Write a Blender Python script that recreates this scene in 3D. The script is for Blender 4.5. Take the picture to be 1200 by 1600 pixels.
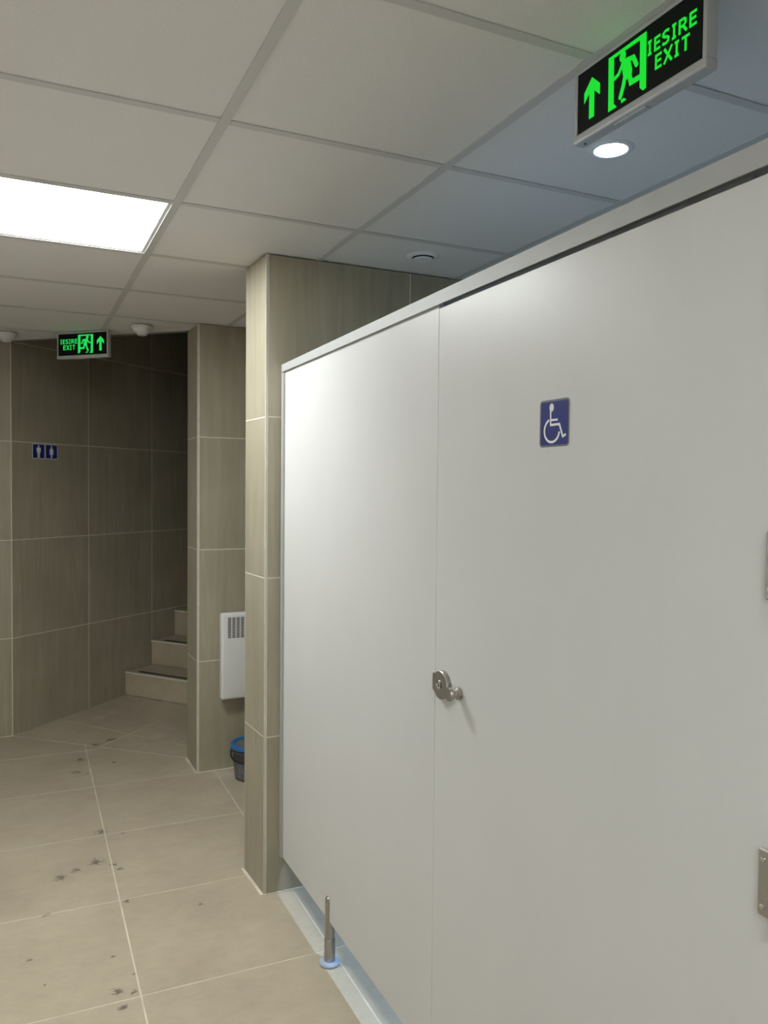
import bpy, bmesh, math, random
from mathutils import Vector, Matrix

random.seed(7)
for o in list(bpy.data.objects):
    bpy.data.objects.remove(o, do_unlink=True)
scene = bpy.context.scene
COL = scene.collection

# ------------------------------------------------------------------ camera
F_PX, YAW, PITCH, ROLL, CAM_H = 1237.78, 0.4373, 0.0312, 0.0091, 1.5498
cd = bpy.data.cameras.new('camera')
cd.sensor_fit = 'VERTICAL'
cd.sensor_height = 32.0
cd.sensor_width = 24.0
cd.lens = F_PX / 1600.0 * 32.0
cd.clip_start = 0.02
cd.clip_end = 60
cam = bpy.data.objects.new('camera', cd)
COL.objects.link(cam)
fw = Vector((math.sin(YAW), math.cos(YAW), 0))
rt = Vector((math.cos(YAW), -math.sin(YAW), 0))
fwd = fw * math.cos(PITCH) - Vector((0, 0, math.sin(PITCH)))
up = Vector((0, 0, math.cos(PITCH))) + fw * math.sin(PITCH)
r2 = rt * math.cos(ROLL) + up * math.sin(ROLL)
u2 = up * math.cos(ROLL) - rt * math.sin(ROLL)
M = Matrix(((r2.x, u2.x, -fwd.x, 0), (r2.y, u2.y, -fwd.y, 0), (r2.z, u2.z, -fwd.z, CAM_H), (0, 0, 0, 1)))
cam.matrix_world = M
scene.camera = cam

# ------------------------------------------------------------------ world, exposure, lamp strengths
w = bpy.data.worlds.new('world')
scene.world = w
w.use_nodes = True
w.node_tree.nodes['Background'].inputs[0].default_value = (0.02, 0.02, 0.02, 1)
w.node_tree.nodes['Background'].inputs[1].default_value = 0.0
scene.view_settings.view_transform = 'Standard'
scene.view_settings.look = 'None'
scene.view_settings.gamma = 1.0
scene.view_settings.use_curve_mapping = False
scene.view_settings.exposure = 0.0
LED = 33.5            # radiance of the LED ceiling panels
LED2 = 36.0
LED_COL = (0.97, 1.0, 0.985, 1)
SPOT = 60.0           # glow of the downlight's lens
SPOT_W = 21.0         # its beam, watts
SPOT_COL = (0.44, 0.67, 1.0, 1)
SIGN = 0.85

# ------------------------------------------------------------------ main dimensions (metres)
H = 2.41                                  # ceiling height
XL, XR, YB = -0.95, 2.45, -2.30           # left wall, right wall, wall behind the viewer
PX = 0.917                                # partition front face
P0, P1 = Vector((0.850, 2.865)), Vector((0.837, 3.100))     # cubicle end wall, free end
Q0, Q1 = Vector((0.888, 4.255)), Vector((0.886, 4.510))     # alcove wall, free end
WA = 0.9028
WC = Vector((-0.0137, 5.336))             # corner where the stair wall starts
WU = Vector((math.sin(WA), math.cos(WA)))
WN = Vector((WU.y, -WU.x))
AX, AY = 0.4561, 1.8868                   # ceiling grid node
FX, FY, FTX, FTY, FA = 0.3586, 3.6563, 0.6155, 0.6071, -0.0129
ROWS = [0.0, 0.603, 1.206, 1.809, 2.41]

# ------------------------------------------------------------------ materials
def new_mat(name):
    m = bpy.data.materials.new(name)
    m.use_nodes = True
    nt = m.node_tree
    b = nt.nodes['Principled BSDF']
    return m, nt, b

def plain(name, col, rough=0.5, metal=0.0, emit=None, strength=0.0, spec=0.5, noise=0.0, nscale=40, bump=0.0):
    m, nt, b = new_mat(name)
    b.inputs['Base Color'].default_value = (*col, 1)
    b.inputs['Roughness'].default_value = rough
    b.inputs['Metallic'].default_value = metal
    b.inputs['Specular IOR Level'].default_value = spec
    if emit:
        b.inputs['Emission Color'].default_value = emit
        b.inputs['Emission Strength'].default_value = strength
    if noise or bump:
        g = nt.nodes.new('ShaderNodeNewGeometry')
        n = nt.nodes.new('ShaderNodeTexNoise')
        n.inputs['Scale'].default_value = nscale
        n.inputs['Detail'].default_value = 4
        nt.links.new(g.outputs['Position'], n.inputs['Vector'])
        if noise:
            mx = nt.nodes.new('ShaderNodeMix')
            mx.data_type = 'RGBA'
            mx.inputs['A'].default_value = (*[c * (1 - noise) for c in col], 1)
            mx.inputs['B'].default_value = (*[min(1, c * (1 + noise)) for c in col], 1)
            nt.links.new(n.outputs['Fac'], mx.inputs['Factor'])
            nt.links.new(mx.outputs['Result'], b.inputs['Base Color'])
        if bump:
            bp = nt.nodes.new('ShaderNodeBump')
            bp.inputs['Strength'].default_value = bump
            bp.inputs['Distance'].default_value = 0.002
            nt.links.new(n.outputs['Fac'], bp.inputs['Height'])
            nt.links.new(bp.outputs['Normal'], b.inputs['Normal'])
    return m

def ramp(nt, stops):
    r = nt.nodes.new('ShaderNodeValToRGB')
    while len(r.color_ramp.elements) < len(stops):
        r.color_ramp.elements.new(0.5)
    for e, (p, c) in zip(r.color_ramp.elements, stops):
        e.position = p
        e.color = (*c, 1)
    return r

def mapping(nt, src, scale, loc=None):
    mp = nt.nodes.new('ShaderNodeMapping')
    mp.inputs['Scale'].default_value = scale
    nt.links.new(src, mp.inputs['Vector'])
    return mp

def wall_tile_mat():
    m, nt, b = new_mat('wall_tile')
    g = nt.nodes.new('ShaderNodeNewGeometry')
    oi = nt.nodes.new('ShaderNodeObjectInfo')
    off = nt.nodes.new('ShaderNodeVectorMath'); off.operation = 'SCALE'
    cmb = nt.nodes.new('ShaderNodeCombineXYZ')
    for k in range(3):
        nt.links.new(oi.outputs['Random'], cmb.inputs[k])
    nt.links.new(cmb.outputs[0], off.inputs[0]); off.inputs['Scale'].default_value = 37.0
    add = nt.nodes.new('ShaderNodeVectorMath'); add.operation = 'ADD'
    nt.links.new(g.outputs['Position'], add.inputs[0]); nt.links.new(off.outputs[0], add.inputs[1])
    mp = mapping(nt, add.outputs[0], (13, 13, 0.9))
    n1 = nt.nodes.new('ShaderNodeTexNoise')
    n1.inputs['Scale'].default_value = 1.6; n1.inputs['Detail'].default_value = 7
    n1.inputs['Roughness'].default_value = 0.58; n1.inputs['Distortion'].default_value = 1.2
    nt.links.new(mp.outputs[0], n1.inputs['Vector'])
    cr = ramp(nt, [(0.28, (0.318, 0.284, 0.205)), (0.50, (0.345, 0.312, 0.230)), (0.74, (0.385, 0.352, 0.268))])
    nt.links.new(n1.outputs['Fac'], cr.inputs[0])
    n2 = nt.nodes.new('ShaderNodeTexNoise')
    n2.inputs['Scale'].default_value = 3.0; n2.inputs['Detail'].default_value = 3
    nt.links.new(add.outputs[0], n2.inputs['Vector'])
    mx = nt.nodes.new('ShaderNodeMix'); mx.data_type = 'RGBA'; mx.blend_type = 'MULTIPLY'
    mx.inputs['Factor'].default_value = 0.5
    c2 = ramp(nt, [(0.3, (0.84, 0.85, 0.82)), (0.7, (1.12, 1.1, 1.12))])
    nt.links.new(n2.outputs['Fac'], c2.inputs[0])
    nt.links.new(cr.outputs[0], mx.inputs['A']); nt.links.new(c2.outputs[0], mx.inputs['B'])
    nt.links.new(mx.outputs['Result'], b.inputs['Base Color'])
    b.inputs['Roughness'].default_value = 0.48
    b.inputs['Specular IOR Level'].default_value = 0.4
    return m

STAINS = [(.346, 3.691, .05), (.16, 3.322, .05), (.30, 3.40, .06), (.36, 3.35, .03), (.374, 3.031, .025), (.281, 2.494, .035),
          (.285, 2.408, .03), (.287, 2.687, .016), (.339, 2.562, .016), (.352, 4.483, .02), (.33, 4.722, .05), (.525, 5.006, .055),
          (.43, 4.95, .05), (.416, 5.757, .03), (.681, 5.203, .03), (.042, 2.777, .02), (.079, 2.618, .012), (.702, 3.607, .012), (.432, 3.638, .02),
          (.30, 4.52, .05), (.22, 3.36, .04), (.38, 3.30, .025), (.62, 2.90, .02), (.325, 2.47, .02), (.10, 3.05, .03), (.50, 4.60, .03)]
PALE = [(1.02, 4.17, .10), (.50, 5.46, .06), (.60, 5.55, .05), (.80, 4.95, .07)]

def floor_tile_mat():
    m, nt, b = new_mat('floor_tile')
    g = nt.nodes.new('ShaderNodeNewGeometry')
    n1 = nt.nodes.new('ShaderNodeTexNoise')
    n1.inputs['Scale'].default_value = 2.6; n1.inputs['Detail'].default_value = 6; n1.inputs['Roughness'].default_value = 0.6
    nt.links.new(g.outputs['Position'], n1.inputs['Vector'])
    cr = ramp(nt, [(0.28, (0.42, 0.352, 0.270)), (0.5, (0.475, 0.408, 0.306)), (0.72, (0.53, 0.462, 0.35))])
    nt.links.new(n1.outputs['Fac'], cr.inputs[0])
    mp = mapping(nt, g.outputs['Position'], (14, 20, 14))
    n2 = nt.nodes.new('ShaderNodeTexNoise')
    n2.inputs['Scale'].default_value = 1.0; n2.inputs['Detail'].default_value = 10; n2.inputs['Roughness'].default_value = 0.68
    nt.links.new(mp.outputs[0], n2.inputs['Vector'])
    c2 = ramp(nt, [(0.3, (0.90, 0.89, 0.88)), (0.7, (1.08, 1.07, 1.06))])
    nt.links.new(n2.outputs['Fac'], c2.inputs[0])
    mx = nt.nodes.new('ShaderNodeMix'); mx.data_type = 'RGBA'; mx.blend_type = 'MULTIPLY'; mx.inputs['Factor'].default_value = 0.8
    nt.links.new(cr.outputs[0], mx.inputs['A']); nt.links.new(c2.outputs[0], mx.inputs['B'])
    # dirt marks with a shape of their own
    nz = nt.nodes.new('ShaderNodeTexNoise')
    nz.inputs['Scale'].default_value = 75; nz.inputs['Detail'].default_value = 5; nz.inputs['Roughness'].default_value = 0.7
    nt.links.new(mapping(nt, g.outputs['Position'], (0.7, 1.5, 1)).outputs[0], nz.inputs['Vector'])

    def mask(spots):
        total = None
        for (x, y, r) in spots:
            d = nt.nodes.new('ShaderNodeVectorMath'); d.operation = 'DISTANCE'
            nt.links.new(g.outputs['Position'], d.inputs[0]); d.inputs[1].default_value = (x, y, 0.0)
            mr = nt.nodes.new('ShaderNodeMapRange')
            mr.inputs['From Min'].default_value = 0.0; mr.inputs['From Max'].default_value = r * 1.35
            mr.inputs['To Min'].default_value = 1.0; mr.inputs['To Max'].default_value = 0.0
            nt.links.new(d.outputs['Value'], mr.inputs['Value'])
            if total is None:
                total = mr.outputs[0]
            else:
                a = nt.nodes.new('ShaderNodeMath'); a.operation = 'MAXIMUM'
                nt.links.new(total, a.inputs[0]); nt.links.new(mr.outputs[0], a.inputs[1])
                total = a.outputs[0]
        a = nt.nodes.new('ShaderNodeMath'); a.operation = 'MULTIPLY_ADD'
        nt.links.new(total, a.inputs[0]); a.inputs[1].default_value = 0.42
        nt.links.new(nz.outputs['Fac'], a.inputs[2])
        return a.outputs[0]
    s1 = ramp(nt, [(0.78, (0, 0, 0)), (0.86, (0.78, 0.78, 0.78))])
    nt.links.new(mask(STAINS), s1.inputs[0])
    mx2 = nt.nodes.new('ShaderNodeMix'); mx2.data_type = 'RGBA'
    mx2.inputs['B'].default_value = (0.09, 0.075, 0.06, 1)
    nt.links.new(s1.outputs[0], mx2.inputs['Factor']); nt.links.new(mx.outputs['Result'], mx2.inputs['A'])
    s2 = ramp(nt, [(0.62, (0, 0, 0)), (0.9, (0.55, 0.55, 0.55))])
    nt.links.new(mask(PALE), s2.inputs[0])
    mx3 = nt.nodes.new('ShaderNodeMix'); mx3.data_type = 'RGBA'
    mx3.inputs['B'].default_value = (0.66, 0.60, 0.52, 1)
    nt.links.new(s2.outputs[0], mx3.inputs['Factor']); nt.links.new(mx2.outputs['Result'], mx3.inputs['A'])
    nt.links.new(mx3.outputs['Result'], b.inputs['Base Color'])
    rr = nt.nodes.new('ShaderNodeMapRange')
    rr.inputs['To Min'].default_value = 0.42; rr.inputs['To Max'].default_value = 0.62
    nt.links.new(n2.outputs['Fac'], rr.inputs['Value']); nt.links.new(rr.outputs[0], b.inputs['Roughness'])
    b.inputs['Specular IOR Level'].default_value = 0.4
    return m

def laminate_mat():
    m, nt, b = new_mat('white_laminate')
    g = nt.nodes.new('ShaderNodeNewGeometry')
    n = nt.nodes.new('ShaderNodeTexNoise')
    n.inputs['Scale'].default_value = 1.0; n.inputs['Detail'].default_value = 5
    nt.links.new(mapping(nt, g.outputs['Position'], (6, 9, 4)).outputs[0], n.inputs['Vector'])
    cr = ramp(nt, [(0.3, (0.608, 0.609, 0.599)), (0.7, (0.624, 0.625, 0.614))])
    nt.links.new(n.outputs['Fac'], cr.inputs[0]); nt.links.new(cr.outputs[0], b.inputs['Base Color'])
    rr = nt.nodes.new('ShaderNodeMapRange')
    rr.inputs['To Min'].default_value = 0.30; rr.inputs['To Max'].default_value = 0.46
    nt.links.new(n.outputs['Fac'], rr.inputs['Value']); nt.links.new(rr.outputs[0], b.inputs['Roughness'])
    b.inputs['Specular IOR Level'].default_value = 0.5
    return m

MT = {}
MT['wtile'] = wall_tile_mat()
MT['ftile'] = floor_tile_mat()
MT['lam'] = laminate_mat()
MT['wgrout'] = plain('wall_grout', (0.66, 0.62, 0.52), 0.9, noise=0.12, nscale=20)
MT['fgrout'] = plain('floor_grout', (0.66, 0.60, 0.49), 0.9, noise=0.42, nscale=7)
MT['trim'] = plain('corner_trim', (0.56, 0.53, 0.46), 0.6, noise=0.2, nscale=30)
MT['ctile'] = plain('ceiling_tile', (0.745, 0.725, 0.70), 0.95, noise=0.05, nscale=160, bump=0.25)
MT['tbar'] = plain('ceiling_grid', (0.57, 0.56, 0.54), 0.6)
MT['paint'] = plain('white_paint', (0.80, 0.80, 0.78), 0.6, noise=0.03, nscale=8)
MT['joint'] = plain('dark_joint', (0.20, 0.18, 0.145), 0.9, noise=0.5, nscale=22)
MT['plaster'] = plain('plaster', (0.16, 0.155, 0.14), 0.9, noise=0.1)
MT['alu'] = plain('satin_aluminium', (0.43, 0.435, 0.43), 0.6, 0.35, noise=0.05, nscale=25)
MT['steel'] = plain('brushed_steel', (0.43, 0.41, 0.375), 0.36, 1.0, noise=0.08, nscale=60)
MT['steel_b'] = plain('polished_steel', (0.62, 0.60, 0.56), 0.16, 1.0)
MT['black'] = plain('black_plastic', (0.012, 0.012, 0.013), 0.45)
MT['film'] = plain('pale_blue_film', (0.42, 0.49, 0.61), 0.35)
MT['white'] = plain('white_enamel', (0.72, 0.72, 0.70), 0.4)
MT['lightwhite'] = plain('lamp_white', (0.75, 0.75, 0.73), 0.5)
MT['led'] = plain('led_diffuser', (0.9, 0.9, 0.9), 0.5, emit=LED_COL, strength=LED)
MT['led2'] = plain('led_diffuser_near', (0.9, 0.9, 0.9), 0.5, emit=LED_COL, strength=LED2)
MT['spot'] = plain('downlight_lens', (0.9, 0.95, 1.0), 0.4, emit=SPOT_COL, strength=SPOT)
MT['signface'] = plain('sign_black_face', (0.003, 0.0035, 0.0035), 0.5, spec=0.2)
MT['green'] = plain('sign_green_light', (0.0, 0.08, 0.01), 0.5, emit=(0.003, 0.82, 0.028, 1), strength=SIGN)
MT['green2'] = plain('sign_green_light_pale', (0.02, 0.3, 0.08), 0.5, emit=(0.012, 0.72, 0.10, 1), strength=SIGN)
MT['frame'] = plain('sign_grey_frame', (0.55, 0.55, 0.55), 0.4, 0.3)
MT['signblue'] = plain('sign_blue', (0.018, 0.027, 0.185), 0.3)
MT['signsilver'] = plain('sign_silver_rim', (0.62, 0.62, 0.60), 0.4, 0.0)
MT['signgrey'] = plain('sign_dark_rim', (0.16, 0.17, 0.18), 0.4)
MT['signwhite'] = plain('sign_white', (0.80, 0.80, 0.80), 0.45)
MT['bucketblue'] = plain('blue_lid_plastic', (0.02, 0.15, 0.42), 0.35)
MT['bucketgrey'] = plain('dark_grey_plastic', (0.055, 0.058, 0.062), 0.4)
MT['paper'] = plain('printed_label', (0.15, 0.15, 0.155), 0.5, noise=0.8, nscale=70)
MT['slot'] = plain('dark_slot', (0.05, 0.05, 0.05), 0.7)

# ------------------------------------------------------------------ mesh helpers
def link(name, mesh, parent=None, mat=None, smooth=False):
    o = bpy.data.objects.new(name, mesh)
    COL.objects.link(o)
    if parent:
        o.parent = parent
    if mat and not mesh.materials:
        mesh.materials.append(MT[mat])
    if smooth:
        for p in mesh.polygons:
            p.use_smooth = True
    return o

def tag(o, label, cat, group=None):
    o['label'] = label
    o['category'] = cat
    o['kind'] = 'thing'
    if group:
        o['group'] = group
    return o

def thing(name, label, cat, loc=(0, 0, 0), mat=None, group=None):
    o = bpy.data.objects.new(name, None)
    COL.objects.link(o)
    o.empty_display_size = 0.05
    o.location = loc
    if mat is not None:
        o.matrix_world = mat
    return tag(o, label, cat, group)

def mesh_from(verts, faces, name='m'):
    me = bpy.data.meshes.new(name)
    me.from_pydata([tuple(v) for v in verts], [], faces)
    me.update()
    return me

def prism_mesh(poly, z0, z1, bevel=0.0):
    """vertical prism over a convex or simple polygon [(x, y), ...]"""
    area = sum(poly[i][0] * poly[(i + 1) % len(poly)][1] - poly[(i + 1) % len(poly)][0] * poly[i][1] for i in range(len(poly)))
    if area < 0:
        poly = poly[::-1]
    n = len(poly)
    v = [(p[0], p[1], z0) for p in poly] + [(p[0], p[1], z1) for p in poly]
    f = [tuple(range(n))[::-1], tuple(range(n, 2 * n))] + [(i, (i + 1) % n, n + (i + 1) % n, n + i) for i in range(n)]
    me = mesh_from(v, f)
    if bevel:
        bm = bmesh.new(); bm.from_mesh(me)
        bmesh.ops.bevel(bm, geom=bm.edges[:], offset=bevel, segments=1, affect='EDGES')
        bm.to_mesh(me); bm.free()
    return me

def box_mesh(a, b, bevel=0.0, seg=1):
    bm = bmesh.new()
    bmesh.ops.create_cube(bm, size=1.0)
    c = [(a[i] + b[i]) / 2 for i in range(3)]
    s = [abs(b[i] - a[i]) for i in range(3)]
    for v in bm.verts:
        v.co = Vector((c[0] + v.co.x * s[0], c[1] + v.co.y * s[1], c[2] + v.co.z * s[2]))
    if bevel:
        bmesh.ops.bevel(bm, geom=bm.edges[:], offset=bevel, segments=seg, affect='EDGES', profile=0.5)
    me = bpy.data.meshes.new('box')
    bm.to_mesh(me); bm.free()
    return me

def join_boxes(boxes, bevel=0.0):
    bm = bmesh.new()
    for a, b in boxes:
        t = box_mesh(a, b, bevel)
        bm.from_mesh(t)
        bpy.data.meshes.remove(t)
    me = bpy.data.meshes.new('boxes')
    bm.to_mesh(me); bm.free()
    return me

def lathe_mesh(profile, seg=32, axis='z', origin=(0, 0, 0)):
    """profile: [(r, h)...]; h runs along the axis ('z' up, '-x' out of the partition, '-z' down)"""
    bm = bmesh.new()
    rings = []
    for r, h in profile:
        ring = []
        for k in range(seg):
            a = 2 * math.pi * k / seg
            x, y, z = r * math.cos(a), r * math.sin(a), h
            if axis == '-x':
                p = (-z, x, y)
            elif axis == '-z':
                p = (x, -y, -z)
            else:
                p = (x, y, z)
            ring.append(bm.verts.new((p[0] + origin[0], p[1] + origin[1], p[2] + origin[2])))
        rings.append(ring)
    for a, b in zip(rings, rings[1:]):
        for k in range(seg):
            try:
                bm.faces.new((a[k], a[(k + 1) % seg], b[(k + 1) % seg], b[k]))
            except ValueError:
                pass
    for ring, flip in ((rings[0], True), (rings[-1], False)):
        try:
            bm.faces.new(ring[::-1] if flip else ring)
        except ValueError:
            pass
    bmesh.ops.remove_doubles(bm, verts=bm.verts[:], dist=1e-6)
    bmesh.ops.recalc_face_normals(bm, faces=bm.faces[:])
    me = bpy.data.meshes.new('lathe')
    bm.to_mesh(me); bm.free()
    return me

def auto_smooth(o, ang=35):
    me = o.data
    for p in me.polygons:
        p.use_smooth = True
    try:
        me.set_sharp_from_angle(angle=math.radians(ang))
    except Exception:
        pass
    return o

def tube_mesh(pts, r, seg=8):
    bm = bmesh.new()
    rings = []
    for i, p in enumerate(pts):
        p = Vector(p)
        d = (Vector(pts[min(i + 1, len(pts) - 1)]) - Vector(pts[max(i - 1, 0)])).normalized()
        a = d.cross(Vector((0.3, 0.2, 0.93))).normalized()
        b = d.cross(a)
        rings.append([bm.verts.new(p + (a * math.cos(t) + b * math.sin(t)) * r) for t in [2 * math.pi * k / seg for k in range(seg)]])
    for a, b in zip(rings, rings[1:]):
        for k in range(seg):
            bm.faces.new((a[k], a[(k + 1) % seg], b[(k + 1) % seg], b[k]))
    bm.faces.new(rings[0][::-1]); bm.faces.new(rings[-1])
    bmesh.ops.recalc_face_normals(bm, faces=bm.faces[:])
    me = bpy.data.meshes.new('tube')
    bm.to_mesh(me); bm.free()
    return me

class Flat:
    """flat print: polygons and strokes on the local x/z plane, facing -y"""
    def __init__(self):
        self.v, self.f, self.k = [], [], 0

    def poly(self, pts):
        area = sum(pts[i][0] * pts[(i + 1) % len(pts)][1] - pts[(i + 1) % len(pts)][0] * pts[i][1] for i in range(len(pts)))
        if area < 0:
            pts = pts[::-1]
        n = len(self.v)
        self.k += 1
        self.v += [(p[0], -self.k * 4e-6, p[1]) for p in pts]
        self.f.append(tuple(range(n, n + len(pts))))

    def ell(self, cx, cy, rx, ry, n=20):
        self.poly([(cx + rx * math.cos(2 * math.pi * k / n), cy + ry * math.sin(2 * math.pi * k / n)) for k in range(n)])

    def stroke(self, pts, wd, caps=False):
        P = [Vector(p) for p in pts]
        L, R = [], []
        for i, p in enumerate(P):
            d1 = (p - P[i - 1]).normalized() if i else (P[1] - p).normalized()
            d2 = (P[i + 1] - p).normalized() if i < len(P) - 1 else d1
            n1, n2 = Vector((-d1.y, d1.x)), Vector((-d2.y, d2.x))
            o = (n1 + n2) * (wd / 2 / max(0.35, 1 + n1.dot(n2)))
            L.append(p + o); R.append(p - o)
        n = len(self.v)
        self.k += 1
        for a, b in zip(L, R):
            self.v += [(a.x, -self.k * 4e-6, a.y), (b.x, -self.k * 4e-6, b.y)]
        for i in range(len(P) - 1):
            self.f.append((n + 2 * i, n + 2 * i + 1, n + 2 * i + 3, n + 2 * i + 2))
        if caps:
            for q in (pts[0], pts[-1]):
                self.ell(q[0], q[1], wd / 2, wd / 2, 12)

    def mesh(self, s=1.0):
        return mesh_from([(x * s, y, z * s) for x, y, z in self.v], self.f)

GLYPH = {
    'I': [[(0.5, 0), (0.5, 1)], [(0.05, 0.07), (0.95, 0.07)], [(0.05, 0.93), (0.95, 0.93)]],
    'E': [[(0.12, 0), (0.12, 1)], [(0.12, 0.09), (1, 0.09)], [(0.12, 0.52), (0.92, 0.52)], [(0.12, 0.91), (1, 0.91)]],
    'S': [[(0.93, 0.84), (0.72, 0.92), (0.42, 0.92), (0.17, 0.82), (0.15, 0.66), (0.35, 0.55), (0.68, 0.46), (0.87, 0.34), (0.84, 0.18), (0.6, 0.08), (0.3, 0.08), (0.05, 0.17)]],
    'R': [[(0.12, 0), (0.12, 1)], [(0.12, 0.91), (0.58, 0.91), (0.78, 0.8), (0.78, 0.6), (0.58, 0.47), (0.12, 0.47)], [(0.5, 0.47), (0.94, 0.02)]],
    'X': [[(0.08, 0), (0.92, 1)], [(0.92, 0), (0.08, 1)]],
    'T': [[(0.5, 0), (0.5, 1)], [(0.0, 0.91), (1.0, 0.91)]],
}

def glyph(fl, ch, x0, x1, y0, y1, wd):
    for st in GLYPH[ch]:
        fl.stroke([(x0 + (x1 - x0) * a, y0 + (y1 - y0) * b) for a, b in st], wd)

def clip(poly, p, n):
    """keep the side (q - p).n <= 0"""
    out = []
    for i in range(len(poly)):
        a, b = poly[i], poly[(i + 1) % len(poly)]
        da = (a[0] - p[0]) * n[0] + (a[1] - p[1]) * n[1]
        db = (b[0] - p[0]) * n[0] + (b[1] - p[1]) * n[1]
        if da <= 0:
            out.append(a)
        if (da < 0 < db) or (db < 0 < da):
            t = da / (da - db)
            out.append((a[0] + (b[0] - a[0]) * t, a[1] + (b[1] - a[1]) * t))
    return out

def poly_area(p):
    return abs(sum(p[i][0] * p[(i + 1) % len(p)][1] - p[(i + 1) % len(p)][0] * p[i][1] for i in range(len(p)))) / 2 if len(p) > 2 else 0

def centred_prism(name, poly, z0, z1, parent, mat, bevel):
    cx = sum(p[0] for p in poly) / len(poly); cy = sum(p[1] for p in poly) / len(poly)
    me = prism_mesh([(p[0] - cx, p[1] - cy) for p in poly], z0, z1, bevel)
    o = link(name, me, parent, mat)
    o.location = (cx, cy, 0)
    return o

def structure(name, mesh, mat):
    o = link(name, mesh, None, mat)
    o['kind'] = 'structure'
    return o

TILE_CACHE = {}
TT, GAP, TB = 0.008, 0.005, 0.0012

def tile_wall(parent, p0, p1, cols, rows, zs=None, gap=GAP):
    """tiles on the vertical face p0 -> p1 (outside on the right-hand side when walking p0 -> p1); cols, rows are joint positions"""
    p0, p1 = Vector(p0), Vector(p1)
    d = (p1 - p0).normalized()
    nrm = Vector((d.y, -d.x))
    for a, b in zip(cols, cols[1:]):
        for z0, z1 in zip(rows, rows[1:]):
            key = (round(b - a, 4), round(z1 - z0, 4))
            if key not in TILE_CACHE:
                me = box_mesh((-(b - a - gap) / 2, 0, -(z1 - z0 - gap) / 2), ((b - a - gap) / 2, TT, (z1 - z0 - gap) / 2), 0.0008)
                me.materials.append(MT['wtile'])
                TILE_CACHE[key] = me
            o = link('tile', TILE_CACHE[key], parent)
            c = p0 + d * (a + b) / 2 - nrm * TT
            m = Matrix(((d.x, nrm.x, 0, c.x), (d.y, nrm.y, 0, c.y), (0, 0, 1, (z0 + z1) / 2), (0, 0, 0, 1)))
            o.matrix_local = m

def offset_in(poly, t):
    """inset a CCW polygon by t"""
    n = len(poly); out = []
    for i in range(n):
        a, b, c = Vector(poly[i - 1]), Vector(poly[i]), Vector(poly[(i + 1) % n])
        d1 = (b - a).normalized(); d2 = (c - b).normalized()
        n1 = Vector((-d1.y, d1.x)); n2 = Vector((-d2.y, d2.x))
        k = t / (1 + n1.dot(n2))
        out.append(tuple(b + (n1 + n2) * k))
    return out

# ================================================================== SETTING
# ---- floor
B0 = WC.copy(); B1 = Q1.copy()                     # line from the stair-wall corner to the alcove wall
bd = (B1 - B0).normalized(); BN = Vector((-bd.y, bd.x))      # points towards the stairs
floor = structure('floor', prism_mesh([(XL, YB), (XR, YB), (XR, 4.6), tuple(B1 + Vector((0.05, -0.02))), tuple(B0), (XL, 5.5)], -0.12, -0.0007), 'fgrout')
ca, sa = math.cos(FA), math.sin(FA)
def fpt(i, j):
    return (FX + FTX * i * ca - FTY * j * sa, FY + FTY * j * ca + FTX * i * sa)
for i in range(-3, 4):
    for j in range(-10, 4):
        g = 0.0029
        c = [fpt(i + g / FTX, j + g / FTY), fpt(i + 1 - g / FTX, j + g / FTY), fpt(i + 1 - g / FTX, j + 1 - g / FTY), fpt(i + g / FTX, j + 1 - g / FTY)]
        if i >= 2:
            c = clip(c, (0, 4.5), (0, 1))
        else:
            c = clip(c, tuple(B0 - BN * 0.004), tuple(BN))
        c = clip(c, (0, 5.33), (0, 1))
        for p, n in (((XL, 0), (-1, 0)), ((XR, 0), (1, 0)), ((0, YB), (0, -1))):
            c = clip(c, p, n)
        if poly_area(c) > 0.002:
            centred_prism('tile', c, -0.010, 0.0, floor, 'ftile', 0.0)

# ---- sloping landing in front of the stairs (thing-level structure, rises gently towards the first riser)
def sp(s, t):
    return tuple(WC + WU * s + WN * t)
LK = 0.043
landing_poly = [(0, 0), (0.93, 0), (0.93, 1.206), (0.195, 1.206)]
def lift(me):
    for v in me.vertices:
        q = Vector((v.co.x, v.co.y)) - B0
        v.co.z += LK * max(0.0, q.dot(BN))
me = prism_mesh([sp(*p) for p in landing_poly], -0.12, -0.0012); lift(me)
landing = structure('floor_landing', me, 'fgrout')
for s0, s1 in ((-1, 0.342), (0.342, 0.93)):
    for t0, t1 in ((0, 0.62), (0.62, 1.206)):
        g = 0.003
        c = [(s0 + g, t0 + g), (s1 - g, t0 + g), (s1 - g, t1 - g), (s0 + g, t1 - g)]
        # keep s >= 0.162 t + gap
        c = clip(c, (0.004, 0), (-1, 0.162))
        if poly_area(c) > 0.002:
            me = prism_mesh([sp(*p) for p in c], -0.010, 0.0); lift(me)
            link('tile', me, landing, 'ftile')

# ---- walls
def wall(name, poly, z0, z1, mat='wgrout'):
    return structure(name, prism_mesh(poly, z0, z1), mat)

def cols_of(length, first, step=0.603):
    out = [0.0]
    x = first
    while x < length - 0.02:
        out.append(x); x += step
    out.append(length)
    return out

def corner_trim(parent, c, d1, d2, z1, wdt=0.009):
    """slim light edging where two tiled faces meet; d1, d2 point along the faces away from the corner"""
    c, d1, d2 = Vector(c), Vector(d1).normalized(), Vector(d2).normalized()
    k = 0.0006
    o = c - (d1 + d2) * k
    poly = [tuple(o), tuple(o + d1 * wdt), tuple(o + d1 * wdt + d2 * wdt), tuple(o + d2 * wdt)]
    link('corner_trim', prism_mesh(poly, 0.002, z1 - 0.002), parent, 'trim')

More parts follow.
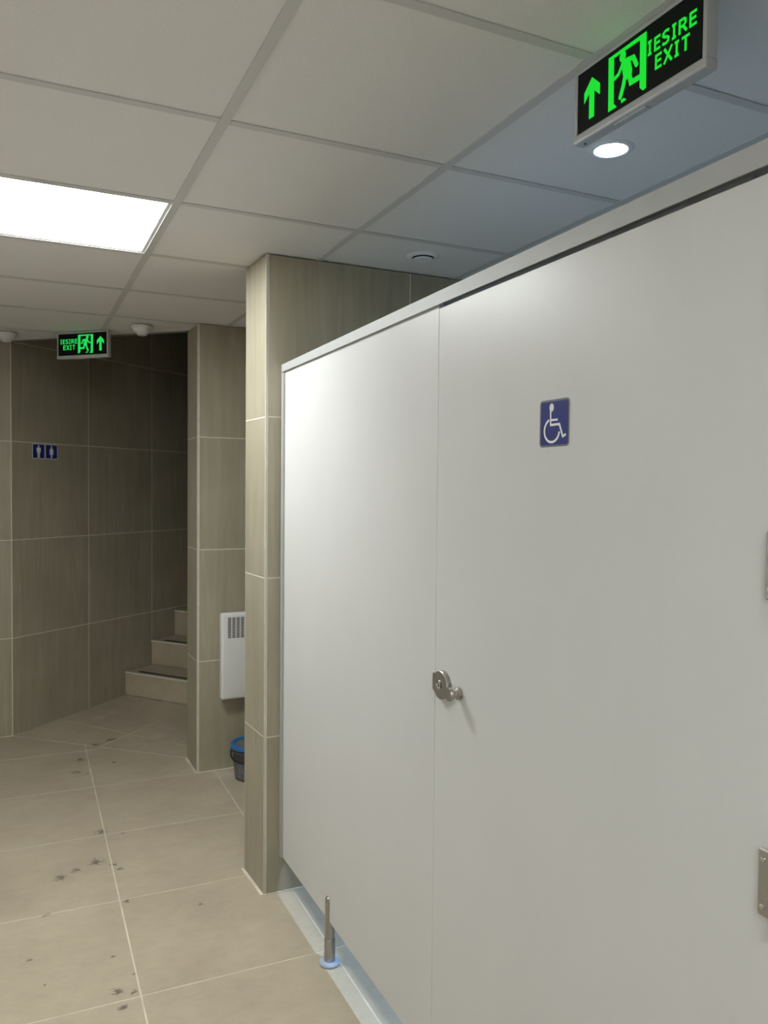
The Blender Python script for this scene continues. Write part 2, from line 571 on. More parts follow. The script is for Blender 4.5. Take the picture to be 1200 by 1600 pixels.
def bead(parent, p0, p1, wd=0.009):
    p0, p1 = Vector(p0), Vector(p1)
    d = (p1 - p0).normalized(); nrm = Vector((d.y, -d.x))
    link('grout_bead', prism_mesh([tuple(p0 - nrm * .004), tuple(p1 - nrm * .004), tuple(p1 + nrm * wd), tuple(p0 + nrm * wd)], 0.0002, 0.0035), parent, 'fgrout')

# cubicle end wall (free-standing return with a lit narrow end)
wc = wall('wall_cabin', offset_in([tuple(P0), (XR, P0.y), (XR, P1.y), tuple(P1)], TB), 0.0, H - 0.002)
L = XR - P0.x
tile_wall(wc, P0, (XR, P0.y), [0.008] + cols_of(L, 0.597)[1:], ROWS)
Le = (P1 - P0).length
tile_wall(wc, P1, P0, [0.004, Le - 0.0085], ROWS)
tile_wall(wc, (XR, P1.y), P1, cols_of(XR - P1.x, 0.4), ROWS)
corner_trim(wc, P0, (1, 0), P1 - P0, H, 0.006)
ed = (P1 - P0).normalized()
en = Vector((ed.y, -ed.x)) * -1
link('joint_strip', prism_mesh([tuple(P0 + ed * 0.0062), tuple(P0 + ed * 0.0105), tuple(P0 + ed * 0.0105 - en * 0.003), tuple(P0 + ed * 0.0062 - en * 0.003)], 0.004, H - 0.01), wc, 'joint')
bead(wc, P1, P0, 0.012)
bead(wc, P0, (XR, P0.y), 0.006)

# alcove wall carrying the heater
wa_ = wall('wall_alcove', offset_in([tuple(Q0), (XR, Q0.y), (XR, Q1.y), tuple(Q1)], TB), 0.0, H - 0.002)
tile_wall(wa_, Q0, (XR, Q0.y), [0.010] + cols_of(XR - Q0.x, 0.603)[1:], ROWS)
tile_wall(wa_, Q1, Q0, [0.002, (Q1 - Q0).length - 0.010], ROWS)
corner_trim(wa_, Q0, (1, 0), Q1 - Q0, H, 0.012)
bead(wa_, Q1, Q0, 0.012)
bead(wa_, Q0, (XR, Q0.y), 0.008)

# wall behind, left of the stair corner
wb = wall('wall_back', [(XL, 5.336 + TB), (WC.x + 0.003, 5.336 + TB), (WC.x + 0.003, 5.52), (XL, 5.52)], 0.0, 3.6)
Lb = WC.x - XL
tile_wall(wb, (XL, 5.336), (WC.x, 5.336), [0] + [Lb - 0.603 * k for k in (2, 1, 0) if Lb - 0.603 * k > 0.02], ROWS)
bead(wb, (XL, 5.336), (WC.x, 5.336), 0.005)

# stair wall running off at an angle into the dark stairwell
SL = 3.618
ws = wall('wall_stair', [tuple(WC - WN * TB), tuple(WC + WU * SL - WN * TB), tuple(WC + WU * SL - WN * 0.2), tuple(WC - WN * 0.2 + WU * 0.15)], 0.0, 3.6)
tile_wall(ws, WC, WC + WU * SL, [0.603 * k for k in range(7)], [0, 0.603, 1.206, 1.809, 2.412, 3.015, 3.6])
# inner stair wall, stair end wall and the shaft's lid
si = WC + WU * 0.195 + WN * 1.206
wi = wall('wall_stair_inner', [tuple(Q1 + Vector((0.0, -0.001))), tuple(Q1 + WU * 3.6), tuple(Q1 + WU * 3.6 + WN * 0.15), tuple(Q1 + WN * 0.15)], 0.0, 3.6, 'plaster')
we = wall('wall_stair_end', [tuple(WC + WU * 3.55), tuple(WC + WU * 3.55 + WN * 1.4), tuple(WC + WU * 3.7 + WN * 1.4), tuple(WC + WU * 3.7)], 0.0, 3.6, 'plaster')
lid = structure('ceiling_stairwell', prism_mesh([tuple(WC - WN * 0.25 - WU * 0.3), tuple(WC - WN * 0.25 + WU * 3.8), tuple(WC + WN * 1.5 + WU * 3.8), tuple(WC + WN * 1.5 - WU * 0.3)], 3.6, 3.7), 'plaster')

# left, right and front walls of the room
wl = wall('wall_left', [(XL - 0.15, YB), (XL, YB), (XL, 5.336), (XL - 0.15, 5.336)], 0.0, H - 0.002, 'paint')
wr = wall('wall_right', [(XR + TB, YB), (XR + 0.15, YB), (XR + 0.15, 4.5), (XR + TB, 4.5)], 0.0, H - 0.002)
tile_wall(wr, (XR, P0.y), (XR, YB), cols_of(P0.y - YB, 0.603), ROWS)
wf = wall('wall_front', [(XL, YB - 0.15), (XR, YB - 0.15), (XR, YB), (XL, YB)], 0.0, H - 0.002, 'paint')

# ---- ceiling: slab above, lay-in tiles, T-bar grid
ceil = structure('ceiling', prism_mesh([(XL, YB), (XR, YB), (XR, 4.5), tuple(Q1), tuple(B0), (XL, 5.33)], H + 0.02, H + 0.12), 'plaster')
PANELS = [(-1, 1), (-1, -5)]          # grid cells holding the LED panels (column, row)
def cell(i, j, g):
    x0, y0 = AX + 0.6 * i, AY + 0.6 * j
    return [(x0 + g, y0 + g), (x0 + 0.6 - g, y0 + g), (x0 + 0.6 - g, y0 + 0.6 - g), (x0 + g, y0 + 0.6 - g)]
def clip_ceiling(c, i):
    if i >= 1:
        c = clip(c, (0, 4.5), (0, 1))
    else:
        c = clip(c, tuple(B0 - BN * 0.012), tuple(BN))
    for p, n in (((0, 5.33), (0, 1)), ((XL, 0), (-1, 0)), ((XR, 0), (1, 0)), ((0, YB), (0, -1))):
        c = clip(c, p, n)
    return c
for i in range(-4, 4):
    for j in range(-8, 6):
        if (i, j) in PANELS:
            continue
        c = clip_ceiling(cell(i, j, 0.004), i)
        if poly_area(c) > 0.001:
            centred_prism('ceiling_tile', c, H + 0.0035, H + 0.018, ceil, 'ctile', 0.0)
tw = 0.012
for i in range(-3, 4):                # main runners, along the room
    x = AX + 0.6 * i
    y1 = 4.5 if i >= 1 else min(5.33, B0.y + (x - B0.x) * bd.y / bd.x - 0.014)
    link('grid_runner', box_mesh((x - tw, YB, H), (x + tw, y1, H + 0.0033)), ceil, 'tbar')
for j in range(-6, 6):                # cross tees, one per cell
    y = AY + 0.6 * j
    for i in range(-4, 4):
        x0, x1 = max(XL, AX + 0.6 * i + tw), min(XR, AX + 0.6 * (i + 1) - tw)
        if i >= 1 and y > 4.5:
            continue
        lim = B0.x + (B0.y - 0.016 - y) * (-bd.x / bd.y) if i < 1 else 9
        x1 = min(x1, lim)
        if x1 - x0 < 0.03:
            continue
        link('cross_tee', box_mesh((x0 + 0.0006, y - tw, H + 0.0004), (x1 - 0.0006, y + tw, H + 0.0030)), ceil, 'tbar')
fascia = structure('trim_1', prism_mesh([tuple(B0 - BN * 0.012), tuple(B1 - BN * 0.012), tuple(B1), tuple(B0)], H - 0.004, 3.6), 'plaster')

# ================================================================== STAIRS
stair = thing('staircase', 'dark tiled winding stairs with black anti-slip strips, beside the angled wall', 'stairs', (*sp(0.93, 0.6), 0))
inv = Matrix.Translation(Vector((*sp(0.93, 0.6), 0))).inverted()
STEPS = [(0.931, 0.0, 0.209), (1.196, 0.209, 0.391), (1.447, 0.391, 0.583), (1.70, 0.583, 0.775), (1.95, 0.775, 0.96), (2.2, 0.96, 1.15)]
for s, z0, z1 in STEPS:
    s_next = s + 0.27 if s < 2.1 else 3.5
    body = prism_mesh([sp(s + 0.010, 0.004), sp(s_next + 0.008, 0.004), sp(s_next + 0.008, 1.2), sp(s + 0.010, 1.2)], 0.0 if z0 == 0 else z0 - 0.02, z1 - 0.010)
    body.transform(inv)
    st = link('step', body, stair, 'fgrout')
    rz0 = z0 + 0.045 if z0 == 0 else z0 + 0.003
    r = prism_mesh([sp(s, 0.006), sp(s, 1.196), sp(s + 0.0095, 1.196), sp(s + 0.0095, 0.006)], rz0, z1 - 0.013); r.transform(inv)
    link('riser_tile', r, st, 'ftile')
    e = prism_mesh([sp(s - 0.002, 0.004), sp(s - 0.002, 1.196), sp(s + 0.004, 1.196), sp(s + 0.004, 0.004)], z1 - 0.011, z1 + 0.001); e.transform(inv)
    link('nosing', e, st, 'wgrout')
    t = prism_mesh([sp(s + 0.005, 0.006), sp(s_next - 0.003, 0.006), sp(s_next - 0.003, 1.196), sp(s + 0.005, 1.196)], z1 - 0.0098, z1); t.transform(inv)
    link('tread_tile', t, st, 'ftile')
    a = prism_mesh([sp(s + 0.03, 0.10), sp(s + 0.055, 0.10), sp(s + 0.055, 1.15), sp(s + 0.03, 1.15)], z1 + 0.0001, z1 + 0.003); a.transform(inv)
    link('anti_slip_strip', a, st, 'black')

# ================================================================== CUBICLE PARTITION
part = thing('cubicle_partition', 'white laminate toilet cubicle front with aluminium head rail, beside the door', 'partition', (PX, 2.25, 0))
pinv = Matrix.Translation((-PX, -2.25, 0))
def padd(name, me, mat, parent=None, sm=None):
    me.transform(pinv)
    o = link(name, me, parent or part, mat)
    if sm:
        auto_smooth(o, sm)
    return o
YS = 1.662                              # seam between fixed panel and door
YH = 0.720                              # hinge side of the door
padd('panel', box_mesh((PX, YS + 0.0004, 0.144), (PX + 0.013, 2.845, 1.9900), 0.001), 'lam')
padd('panel', box_mesh((PX, YB + 0.03, 0.144), (PX + 0.013, YH - 0.002, 1.9950), 0.001), 'lam')
padd('door_stop', box_mesh((PX + 0.0135, YS - 0.014, 0.16), (PX + 0.022, YS + 0.03, 1.965), 0.001), 'lam')
# head rail, very slightly out of level
hb = [(2.862, 1.976, 2.0040), (1.66, 1.9818, 2.0130), (0.70, 1.9835, 2.0180), (YB + 0.02, 1.9950, 2.0370)]
XA, XB, TK = PX - 0.008, PX + 0.030, 0.003
hv, hf = [], []
for y, zb, zt in hb:
    hv += [(XA, y, zb), (XA, y, zt), (XB, y, zt), (XB, y, zb), (XB - TK, y, zb), (XB - TK, y, zt - TK), (XA + TK, y, zt - TK), (XA + TK, y, zb)]
for k in range(len(hb) - 1):
    a, b = 8 * k, 8 * k + 8
    for q in range(8):
        hf.append((a + q, a + (q + 1) % 8, b + (q + 1) % 8, b + q))
for a in (0, 8 * (len(hb) - 1)):
    hf += [(a, a + 1, a + 6, a + 7), (a + 1, a + 2, a + 5, a + 6), (a + 2, a + 3, a + 4, a + 5)]
hm = mesh_from(hv, hf)
bm = bmesh.new(); bm.from_mesh(hm); bmesh.ops.recalc_face_normals(bm, faces=bm.faces[:]); bm.to_mesh(hm); bm.free()
rail = padd('head_rail', hm, 'alu')
padd('rail_lip', box_mesh((XB - TK - 0.004, 0.80, 1.9850), (XB - TK - 0.0002, YS - 0.02, 1.9935), 0.0012), 'alu', rail)
padd('wall_channel', join_boxes([((PX - 0.008, 2.838, 0.144), (PX - 0.0005, 2.8625, 1.9745)), ((PX - 0.0005, 2.8465, 0.144), (PX + 0.022, 2.8625, 1.9745)), ((PX + 0.0138, 2.838, 0.144), (PX + 0.022, 2.8465, 1.9745))]), 'alu')
# supporting foot
LX, LY = PX + 0.0065, 2.362
leg = padd('leg', lathe_mesh([(0.0155, 0.012), (0.0155, 0.1435)], 28, 'z', (LX, LY, 0)), 'steel', None, 40)
padd('sleeve', lathe_mesh([(0.0175, 0.010), (0.0180, 0.0115), (0.0180, 0.083), (0.0170, 0.085), (0.0162, 0.085)], 28, 'z', (LX, LY, 0)), 'steel', leg, 40)
padd('base_flange', lathe_mesh([(0.031, 0.0002), (0.034, 0.003), (0.034, 0.008), (0.031, 0.0115), (0.019, 0.0118)], 32, 'z', (LX, LY, 0)), 'film', leg, 40)
def tongue(sgn):
    """segment of the slotted tube that clasps the panel, with a rounded tip"""
    bm = bmesh.new(); seg = 10; R = 0.0160
    a_max = math.acos(0.0068 / R)
    prof = []
    for k in range(seg + 1):
        a = -a_max + 2 * a_max * k / seg
        prof.append((R * math.cos(a) * sgn, R * math.sin(a)))
    levels = [0.1435] + [0.208 + 0.014 * math.sin(math.pi / 2 * q / 6) for q in range(7)]
    scale = [1.0] + [max(0.12, math.cos(math.pi / 2 * q / 6)) ** 0.6 for q in range(7)]
    rings = []
    for z, s in zip(levels, scale):
        ring = []
        for x, y in prof:
            xi = 0.0068 * sgn
            ring.append(bm.verts.new((LX + xi + (x - xi) * s, LY + y * s, z)))
        rings.append(ring)
    n = seg + 1
    for a, b in zip(rings, rings[1:]):
        for k in range(n):
            bm.faces.new((a[k], a[(k + 1) % n], b[(k + 1) % n], b[k]))
    bm.faces.new(rings[0]); bm.faces.new(rings[-1])
    bmesh.ops.recalc_face_normals(bm, faces=bm.faces[:])
    me = bpy.data.meshes.new('tongue'); bm.to_mesh(me); bm.free()
    return me
for sg in (-1, 1):
    padd('clasp', tongue(sg), 'steel', leg, 40)

# ================================================================== CUBICLE DOOR
door = thing('door_1', 'wide white laminate cubicle door with steel knob, carrying the wheelchair sign', 'door', (PX, 1.2, 0.144))
door['kind'] = 'structure'
dinv = Matrix.Translation((-PX, -1.2, -0.144))
def dadd(name, me, mat, parent=None, sm=None, label=None):
    me.transform(dinv)
    o = link(name, me, parent or door, mat)
    if sm:
        auto_smooth(o, sm)
    if label:
        o['label'] = label
    return o
dadd('door_panel', box_mesh((PX, YH + 0.002, 0.144), (PX + 0.013, YS - 0.0004, 1.9750), 0.001), 'lam')
LYc, LZc = 1.618, 1.086
lock = dadd('lock', lathe_mesh([(0.0335, 0.0), (0.0340, 0.001), (0.0340, 0.0105), (0.0325, 0.0125), (0.0, 0.0127)], 40, '-x', (PX, LYc, LZc)), 'steel', None, 35, 'brushed steel door lock')
dadd('strike_plate', box_mesh((PX - 0.0075, LYc + 0.012, LZc - 0.021), (PX, LYc + 0.046, LZc + 0.021), 0.003, 2), 'steel', lock, 35)
dadd('key_ring', lathe_mesh([(0.0105, 0.0120), (0.0105, 0.0142), (0.0075, 0.0150), (0.0065, 0.0132)], 28, '-x', (PX, LYc + 0.004, LZc)), 'steel_b', lock, 35)
dadd('key_slot', lathe_mesh([(0.0074, 0.0126), (0.0074, 0.0134), (0.0, 0.0135)], 24, '-x', (PX, LYc - 0.003, LZc)), 'black', lock, 35)
dadd('knob', lathe_mesh([(0.0135, 0.0), (0.0140, 0.001), (0.0140, 0.009), (0.0085, 0.013), (0.0080, 0.016), (0.0115, 0.019), (0.0150, 0.022), (0.0155, 0.029), (0.0145, 0.031), (0.0, 0.0315)], 36, '-x', (PX, 1.545, 1.083)), 'steel', None, 35, 'steel mushroom knob')
for zc in (1.828, 1.450, 1.022):
    hg = dadd('hinge', join_boxes([((PX - 0.006, YH - 0.045, zc - 0.046), (PX - 0.0002, YH + 0.023, zc + 0.046))], 0.0022), 'steel', None, 35)
    dadd('hinge_barrel', lathe_mesh([(0.0, -0.05), (0.0075, -0.0495), (0.0075, 0.0495), (0.0, 0.05)], 20, 'z', (PX - 0.0125, YH - 0.018, zc)), 'steel', hg, 40)
    for dz in (-0.032, 0.032):
        dadd('screw', lathe_mesh([(0.0042, 0.0), (0.0038, 0.0016), (0.0, 0.0022)], 16, '-x', (PX - 0.006, YH + 0.014, zc + dz)), 'steel_b', hg, 40)

# ================================================================== SMALL SQUARE PICTOGRAM SIGNS
def rounded_plate(name, wdt, hgt, r, y0, y1, mat, parent, n=6):
    pts = []
    for cx, cz, a0 in ((wdt / 2 - r, hgt / 2 - r, 0), (-wdt / 2 + r, hgt / 2 - r, 90), (-wdt / 2 + r, -hgt / 2 + r, 180), (wdt / 2 - r, -hgt / 2 + r, 270)):
        for k in range(n + 1):
            a = math.radians(a0 + 90 * k / n)
            pts.append((cx + r * math.cos(a), cz + r * math.sin(a)))
    m = len(pts)
    v = [(x, y0, z) for x, z in pts] + [(x, y1, z) for x, z in pts]
    f = [tuple(range(m)), tuple(range(m, 2 * m))[::-1]] + [(i, m + i, m + (i + 1) % m, (i + 1) % m) for i in range(m)]
    me = mesh_from(v, f)
    bm = bmesh.new(); bm.from_mesh(me); bmesh.ops.recalc_face_normals(bm, faces=bm.faces[:]); bm.to_mesh(me); bm.free()
    return link(name, me, parent, mat)

def frame_matrix(origin, xdir):
    """local x = along the sign (viewer's right), local -y = towards the viewer, z up"""
    x = Vector((xdir[0], xdir[1], 0)).normalized()
    y = Vector((-x.y, x.x, 0))
    return Matrix(((x.x, y.x, 0, origin[0]), (x.y, y.y, 0, origin[1]), (0, 0, 1, origin[2]), (0, 0, 0, 1)))

def pictogram_sign(label, origin, xdir, size, kind, group=None):
    t = thing('pictogram_sign', label, 'sign', mat=frame_matrix(origin, xdir), group=group)
    s = size
    rounded_plate('rim', s, s * 0.985, s * 0.10, -0.0005, 0.0, 'signsilver', t)
    if kind == 'chair':
        rounded_plate('inner_rim', s * 0.93, s * 0.915, s * 0.085, -0.0007, -0.0004, 'signgrey', t)
    fs = 0.85 if kind == 'chair' else 0.90
    face = rounded_plate('blue_face', s * fs, s * (fs - 0.01), s * 0.05, -0.0009, -0.0006, 'signblue', t)
    fl = Flat()
    if kind == 'chair':
        u = lambda y: 1.2130 - y
        v = lambda z: z - 1.6727
        P = lambda y, z: (u(y), v(z))
        fl.ell(u(1.2213), v(1.7022), 0.0068, 0.0078)
        fl.stroke([P(1.2245, 1.7000), P(1.2237, 1.6690)], 0.0042)
        fl.stroke([P(1.2245, 1.6787), P(1.2025, 1.6787)], 0.0040)
        fl.stroke([P(1.2255, 1.6697), P(1.1975, 1.6700), P(1.1868, 1.6465), P(1.1780, 1.6503)], 0.0044)
        c = (u(1.2200), v(1.6590))
        arc = []
        for k in range(27):
            a = math.radians(112 + (352 - 112) * k / 26)
            arc.append((c[0] + 0.0228 * math.cos(a), c[1] + 0.0216 * math.sin(a)))
        fl.stroke(arc, 0.0046)
    elif kind == 'man':
        fl.ell(0, 0.0325, 0.0058, 0.0058)
        fl.poly([(-0.0155, 0.020), (-0.012, 0.0245), (0.012, 0.0245), (0.0155, 0.020), (0.0155, -0.006), (0.011, -0.006), (0.009, 0.012), (0.009, -0.040), (0.0012, -0.040), (0.0012, -0.012), (-0.0012, -0.012), (-0.0012, -0.040), (-0.009, -0.040), (-0.009, 0.012), (-0.011, -0.006), (-0.0155, -0.006)])
    else:
        fl.ell(0, 0.0325, 0.0058, 0.0058)
        fl.poly([(-0.005, 0.024), (0.005, 0.024), (0.008, 0.010), (0.0155, -0.018), (-0.0155, -0.018), (-0.008, 0.010)])
        fl.stroke([(-0.006, 0.021), (-0.016, 0.0)], 0.0045, True)
        fl.stroke([(0.006, 0.021), (0.016, 0.0)], 0.0045, True)
        fl.stroke([(-0.0035, -0.017), (-0.0035, -0.040)], 0.0052)
        fl.stroke([(0.0035, -0.017), (0.0035, -0.040)], 0.0052)
    p = link('pictogram', fl.mesh(), face, 'signwhite')
    p.location = (0, -0.0010, 0)
    return t

pictogram_sign('blue wheelchair sign with silver rim stuck on the white cubicle door', (PX - 0.0002, 1.2115, 1.6727), (0, -1), 0.097, 'chair')
for s, kd, lb in ((0.1995, 'man', 'small blue sign with a white man figure on the dark tiled wall'),
                  (0.2975, 'woman', 'small blue sign with a white woman figure on the dark tiled wall')):
    q = WC + WU * s + WN * 0.0004
    pictogram_sign(lb, (q.x, q.y, 1.757), (WU.x, WU.y), 0.096, kd)

# ================================================================== EXIT SIGNS
def exit_sign(label, origin, xdir, mirror, glow, group='illuminated exit signs'):
    """origin = lower left corner of the black face; local units metres"""
    t = thing('exit_sign', label, 'exit sign', mat=frame_matrix(origin, xdir), group=group)
    W, Hh, D = 0.329, 0.121, 0.018
    link('housing', box_mesh((-0.004, 0.0002, -0.008), (W + 0.004, D, Hh + 0.004), 0.001), t, 'frame')
    face = link('face', box_mesh((0.0, -0.0015, 0.0), (W, 0.0, Hh)), t, 'signface')
    link('bottom_rail', box_mesh((-0.010, -0.006, -0.019), (W + 0.010, D + 0.006, -0.0005), 0.0045, 3), t, 'frame')
    link('top_rail', box_mesh((-0.008, -0.004, Hh), (W + 0.008, D + 0.004, Hh + 0.0095), 0.002, 2), t, 'frame')
    for x0 in (-0.009, W):
        link('side_rail', box_mesh((x0, -0.004, -0.002), (x0 + 0.009, D + 0.004, Hh + 0.002), 0.002, 2), t, 'frame')
    link('battery_cover', box_mesh((0.105, 0.002, -0.0215), (0.19, D - 0.001, -0.0185), 0.0006), t, 'frame')
    link('test_button', lathe_mesh([(0.003, 0.0), (0.003, 0.002), (0.0, 0.0022)], 12, '-z', (0.012, D / 2, -0.0188)), t, 'bucketblue')
    if not mirror:
        link('socket', lathe_mesh([(0.0022, 0), (0.0022, 0.0008), (0.0, 0.001)], 12, '-z', (W + 0.0015, D / 2, 0.02)), t, 'black')
    X = (lambda a: 330 - a) if mirror else (lambda a: a)
    m = lambda pts: [(X(a), b) for a, b in pts]
    def put(name, fl):
        o = link(name, fl.mesh(0.001), face, glow)
        o.location = (0, -0.0019, 0)
    fl = Flat()
    for q in ([(43.5, 99), (20, 76), (20, 54), (35.5, 69), (43.5, 99)][:4], [(43.5, 99), (68, 76), (68, 54), (51.5, 69)], [(35.5, 69), (43.5, 99), (51.5, 69), (51.5, 18), (35.5, 18)]):
        fl.poly(m(q))
    put('arrow', fl)
    fl = Flat()
    fl.poly(m([(92, 112), (108, 110), (109, 18), (118, 8), (93, 8)]))
    fl.poly(m([(92, 112), (195, 113), (195, 104), (108, 105)]))
    fl.poly(m([(178, 106), (195, 113), (196, 10), (188, 8), (179, 17)]))
    put('doorway', fl)
    fl = Flat()
    e = m([(132, 97)])[0]
    fl.ell(e[0], e[1], 9.0, 9.8)
    fl.poly(m([(127, 86), (139, 90), (153, 82), (159, 60), (156, 46), (136, 50), (132, 68)]))
    fl.stroke(m([(131, 82), (121, 68), (110, 65)]), 8, True)
    fl.stroke(m([(142, 85), (161, 82), (170, 64)]), 9.5, True)
    fl.stroke(m([(139, 55), (135, 40), (127.5, 23)]), 11, True)
    fl.stroke(m([(151, 54), (156, 37.5), (182, 37)]), 11, True)
    fl.poly(m([(129, 16.5), (137, 17), (145, 11), (130, 9.5)]))
    put('running_figure', fl)
    def word(name, spec, y0, y1, wd):
        fl = Flat()
        for ch, a, b in spec:
            if mirror:
                a, b = a - 184, b - 184
            glyph(fl, ch, a, b, y0, y1, wd)
        put(name, fl)
    word('lettering', [('I', 198, 209), ('E', 215, 230), ('S', 234, 252), ('I', 257, 268), ('R', 273, 293), ('E', 298, 314)], 65, 91, 5.2)
    word('lettering', [('E', 218, 234), ('X', 238, 260), ('I', 264, 275), ('T', 281, 299)], 31, 58, 5.2)
    return t

exit_sign('large glowing green exit sign hanging above the white cubicle, beside the downlight', (1.060, 1.3372, 2.2795), (0, -1), False, 'green')
sx = Vector((0.724, -0.69)).normalized()
depth = 4.48
c0 = Vector((0, 0)) + Vector((fw.x, fw.y)) * depth + Vector((rt.x, rt.y)) * ((129.5 - 600) / F_PX * depth)
o0 = c0 - sx * 0.1645
exit_sign('small distant green exit sign hanging before the dark stairwell, between smoke detectors', (o0.x, o0.y, 2.2790), tuple(sx), True, 'green2')

# ================================================================== CEILING FITTINGS
def led_panel(i, j, label, mat='led'):
    x, y = AX + 0.6 * i + 0.3, AY + 0.6 * j + 0.3
    t = thing('led_ceiling_panel', label, 'ceiling light', (x, y, H), group='square LED ceiling panels')
    r = 0.288
    f = 0.012
    link('frame', join_boxes([((-r, -r, 0.0035), (r, -r + f, 0.013)), ((-r, r - f, 0.0035), (r, r, 0.013)), ((-r, -r + f, 0.0035), (-r + f, r - f, 0.013)), ((r - f, -r + f, 0.0035), (r, r - f, 0.013))]), t, 'lightwhite')
    link('diffuser', box_mesh((-r + f, -r + f, 0.0065), (r - f, r - f, 0.012)), t, mat)
    return t
led_panel(-1, 1, 'bright square LED panel lit in the grey ceiling grid of the corridor')
led_panel(-1, -5, 'square LED panel in the ceiling over the near end of the room', 'led2')

dl = thing('downlight', 'round recessed cool white downlight shining over the cubicle', 'ceiling light', (1.378, 1.607, H))
auto_smooth(link('trim_ring', lathe_mesh([(0.041, -0.002), (0.041, 0.003), (0.044, 0.0045), (0.052, 0.0035), (0.057, 0.0005), (0.057, -0.002)], 40, '-z', (0, 0, 0.0030)), dl, 'lightwhite'), 40)
auto_smooth(link('lens', lathe_mesh([(0.0405, -0.001), (0.0405, 0.0015), (0.033, 0.0036), (0.018, 0.0050), (0.0, 0.0055)], 36, '-z', (0, 0, 0.0030)), dl, 'spot'), 40)

la = bpy.data.lights.new('downlight_beam', 'AREA')
la.shape = 'DISK'
la.size = 0.066
la.energy = SPOT_W
la.color = SPOT_COL[:3]
la.spread = math.radians(115)
lo = bpy.data.objects.new('beam', la)
COL.objects.link(lo)
lo.parent = dl
lo.location = (0, 0, -0.0030)

vt = thing('air_vent', 'round white air extraction valve in the ceiling above the cubicle', 'vent', (1.390, 2.648, H))
auto_smooth(link('vent_rim', lathe_mesh([(0.040, -0.002), (0.041, 0.006), (0.047, 0.008), (0.058, 0.0045), (0.064, 0.0), (0.064, -0.002)], 40, '-z', (0, 0, 0.0030)), vt, 'lightwhite'), 40)
auto_smooth(link('vent_throat', lathe_mesh([(0.0398, -0.002), (0.0398, 0.0008), (0.0, 0.001)], 32, '-z', (0, 0, 0.0030)), vt, 'black'), 40)
auto_smooth(link('vent_disc', lathe_mesh([(0.006, 0.001), (0.006, 0.004), (0.030, 0.007), (0.0375, 0.010), (0.037, 0.014), (0.0, 0.016)], 36, '-z', (0, 0, 0.0030)), vt, 'lightwhite'), 40)

def detector(label, x, y):
    t = thing('smoke_detector', label, 'smoke detector', (x, y, H), group='smoke detectors')
    auto_smooth(link('base', lathe_mesh([(0.053, -0.0), (0.056, 0.004), (0.056, 0.014), (0.053, 0.018), (0.0, 0.018)], 36, '-z'), t, 'white'), 40)
    auto_smooth(link('head', lathe_mesh([(0.049, 0.0175), (0.047, 0.026), (0.038, 0.036), (0.028, 0.040), (0.027, 0.047), (0.021, 0.052), (0.0, 0.053)], 36, '-z'), t, 'white'), 40)
detector('white round smoke detector between the distant exit sign and the alcove wall', 0.632, 4.462)
detector('white round smoke detector above the corner where the dark angled wall begins', -0.033, 5.035)

# ================================================================== HEATER
HX0, HW, HZ0, HZ1, HD = 1.003, 0.46, 0.400, 0.866, 0.075
ht = thing('panel_heater', 'white electric panel heater mounted on the tiled alcove wall', 'heater', (HX0 + HW / 2, 4.255, HZ0))
hm = Matrix.Translation((-(HX0 + HW / 2), -4.255, -HZ0))
def hadd(name, me, mat, parent=None):
    me.transform(hm)
    return link(name, me, parent or ht, mat)
hadd('body', box_mesh((HX0, 4.255 - HD, HZ0), (HX0 + HW, 4.255 - 0.018, HZ1), 0.012, 3), 'white')
auto_smooth(bpy.data.objects[ht.children[0].name], 50)
hadd('wall_bracket', box_mesh((HX0 + 0.05, 4.255 - 0.019, HZ0 + 0.05), (HX0 + HW - 0.05, 4.2549, HZ1 - 0.05)), 'slot')
gx0, gz1 = HX0 + 0.030, HZ1 - 0.018
gr = hadd('grille', box_mesh((gx0, 4.255 - HD - 0.0012, gz1 - 0.118), (HX0 + HW - 0.030, 4.255 - HD + 0.001, gz1)), 'white')
ncol = 17
cw = (HW - 0.060) / ncol
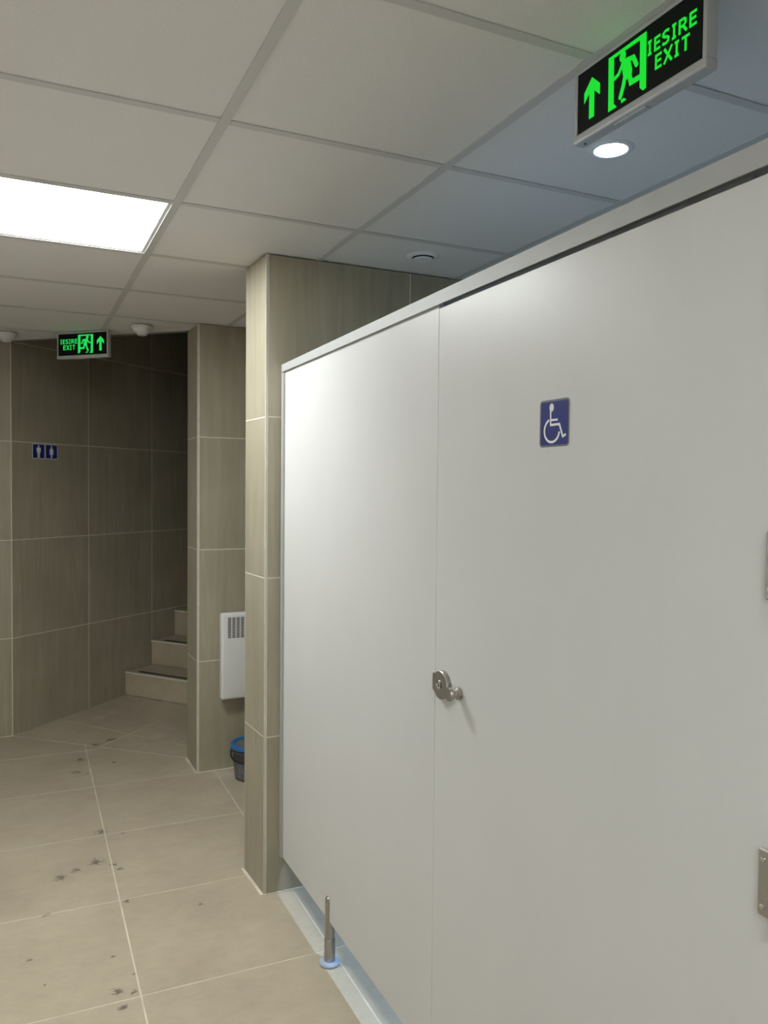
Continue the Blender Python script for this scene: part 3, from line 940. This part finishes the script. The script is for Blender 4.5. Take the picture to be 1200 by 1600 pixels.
for c in range(ncol):
    bx = []
    for r in range(13):
        z = gz1 - 0.006 - r * 0.0086
        x0 = gx0 + c * cw + 0.004
        bx.append(((x0, 4.255 - HD - 0.0017, z - 0.0052), (x0 + cw - 0.007, 4.255 - HD - 0.0011, z)))
    me = join_boxes(bx)
    hadd('slot_row', me, 'slot', gr)

# ================================================================== BUCKET
bk = thing('bucket', 'small dark grey plastic bucket with a blue lid under the heater', 'bucket', (1.150, 4.085, 0))
bh, rb, rt_ = 0.176, 0.094, 0.112
auto_smooth(link('pail', lathe_mesh([(rb - 0.004, 0.0), (rb, 0.003), (rb + 0.010, bh * 0.62), (rt_ - 0.004, bh * 0.80), (rt_ + 0.001, bh * 0.82), (rt_ + 0.001, bh * 0.90), (rt_ - 0.003, bh * 0.92), (rt_ - 0.001, bh)], 40), bk, 'bucketgrey'), 40)
lidm = link('lid', lathe_mesh([(rt_ - 0.002, bh - 0.010), (rt_ + 0.006, bh - 0.010), (rt_ + 0.007, bh + 0.006), (rt_ + 0.004, bh + 0.010), (rt_ - 0.008, bh + 0.010), (rt_ - 0.012, bh + 0.003), (0.0, bh + 0.003)], 40), bk, 'bucketblue')
auto_smooth(lidm, 40)
auto_smooth(link('lid_label', lathe_mesh([(rt_ - 0.022, bh + 0.0031), (rt_ - 0.022, bh + 0.0038), (0.0, bh + 0.0038)], 36), lidm, 'paper'), 40)
auto_smooth(link('label_band', lathe_mesh([(rb + 0.0012, 0.012), (rb + 0.0105, bh * 0.60)], 40), bk, 'paper'), 60)
pts = []
for k in range(19):
    a = math.pi * k / 18
    x = -math.cos(a) * (rt_ + 0.006)
    yy = -math.sin(a) * (rt_ + 0.010)
    pts.append((x * 0.77 - yy * 0.0 , yy, bh * 0.88 - math.sin(a) * 0.052))
rot = Matrix.Rotation(math.radians(-38), 4, 'Z')
pts = []
for k in range(19):
    a = math.pi * k / 18
    p = Vector((-math.cos(a) * (rt_ + 0.004), -math.sin(a) * (rt_ + 0.008), bh * 0.86 - math.sin(a) * 0.045))
    pts.append(rot @ p)
auto_smooth(link('handle', tube_mesh(pts, 0.0045, 8), bk, 'black'), 60)
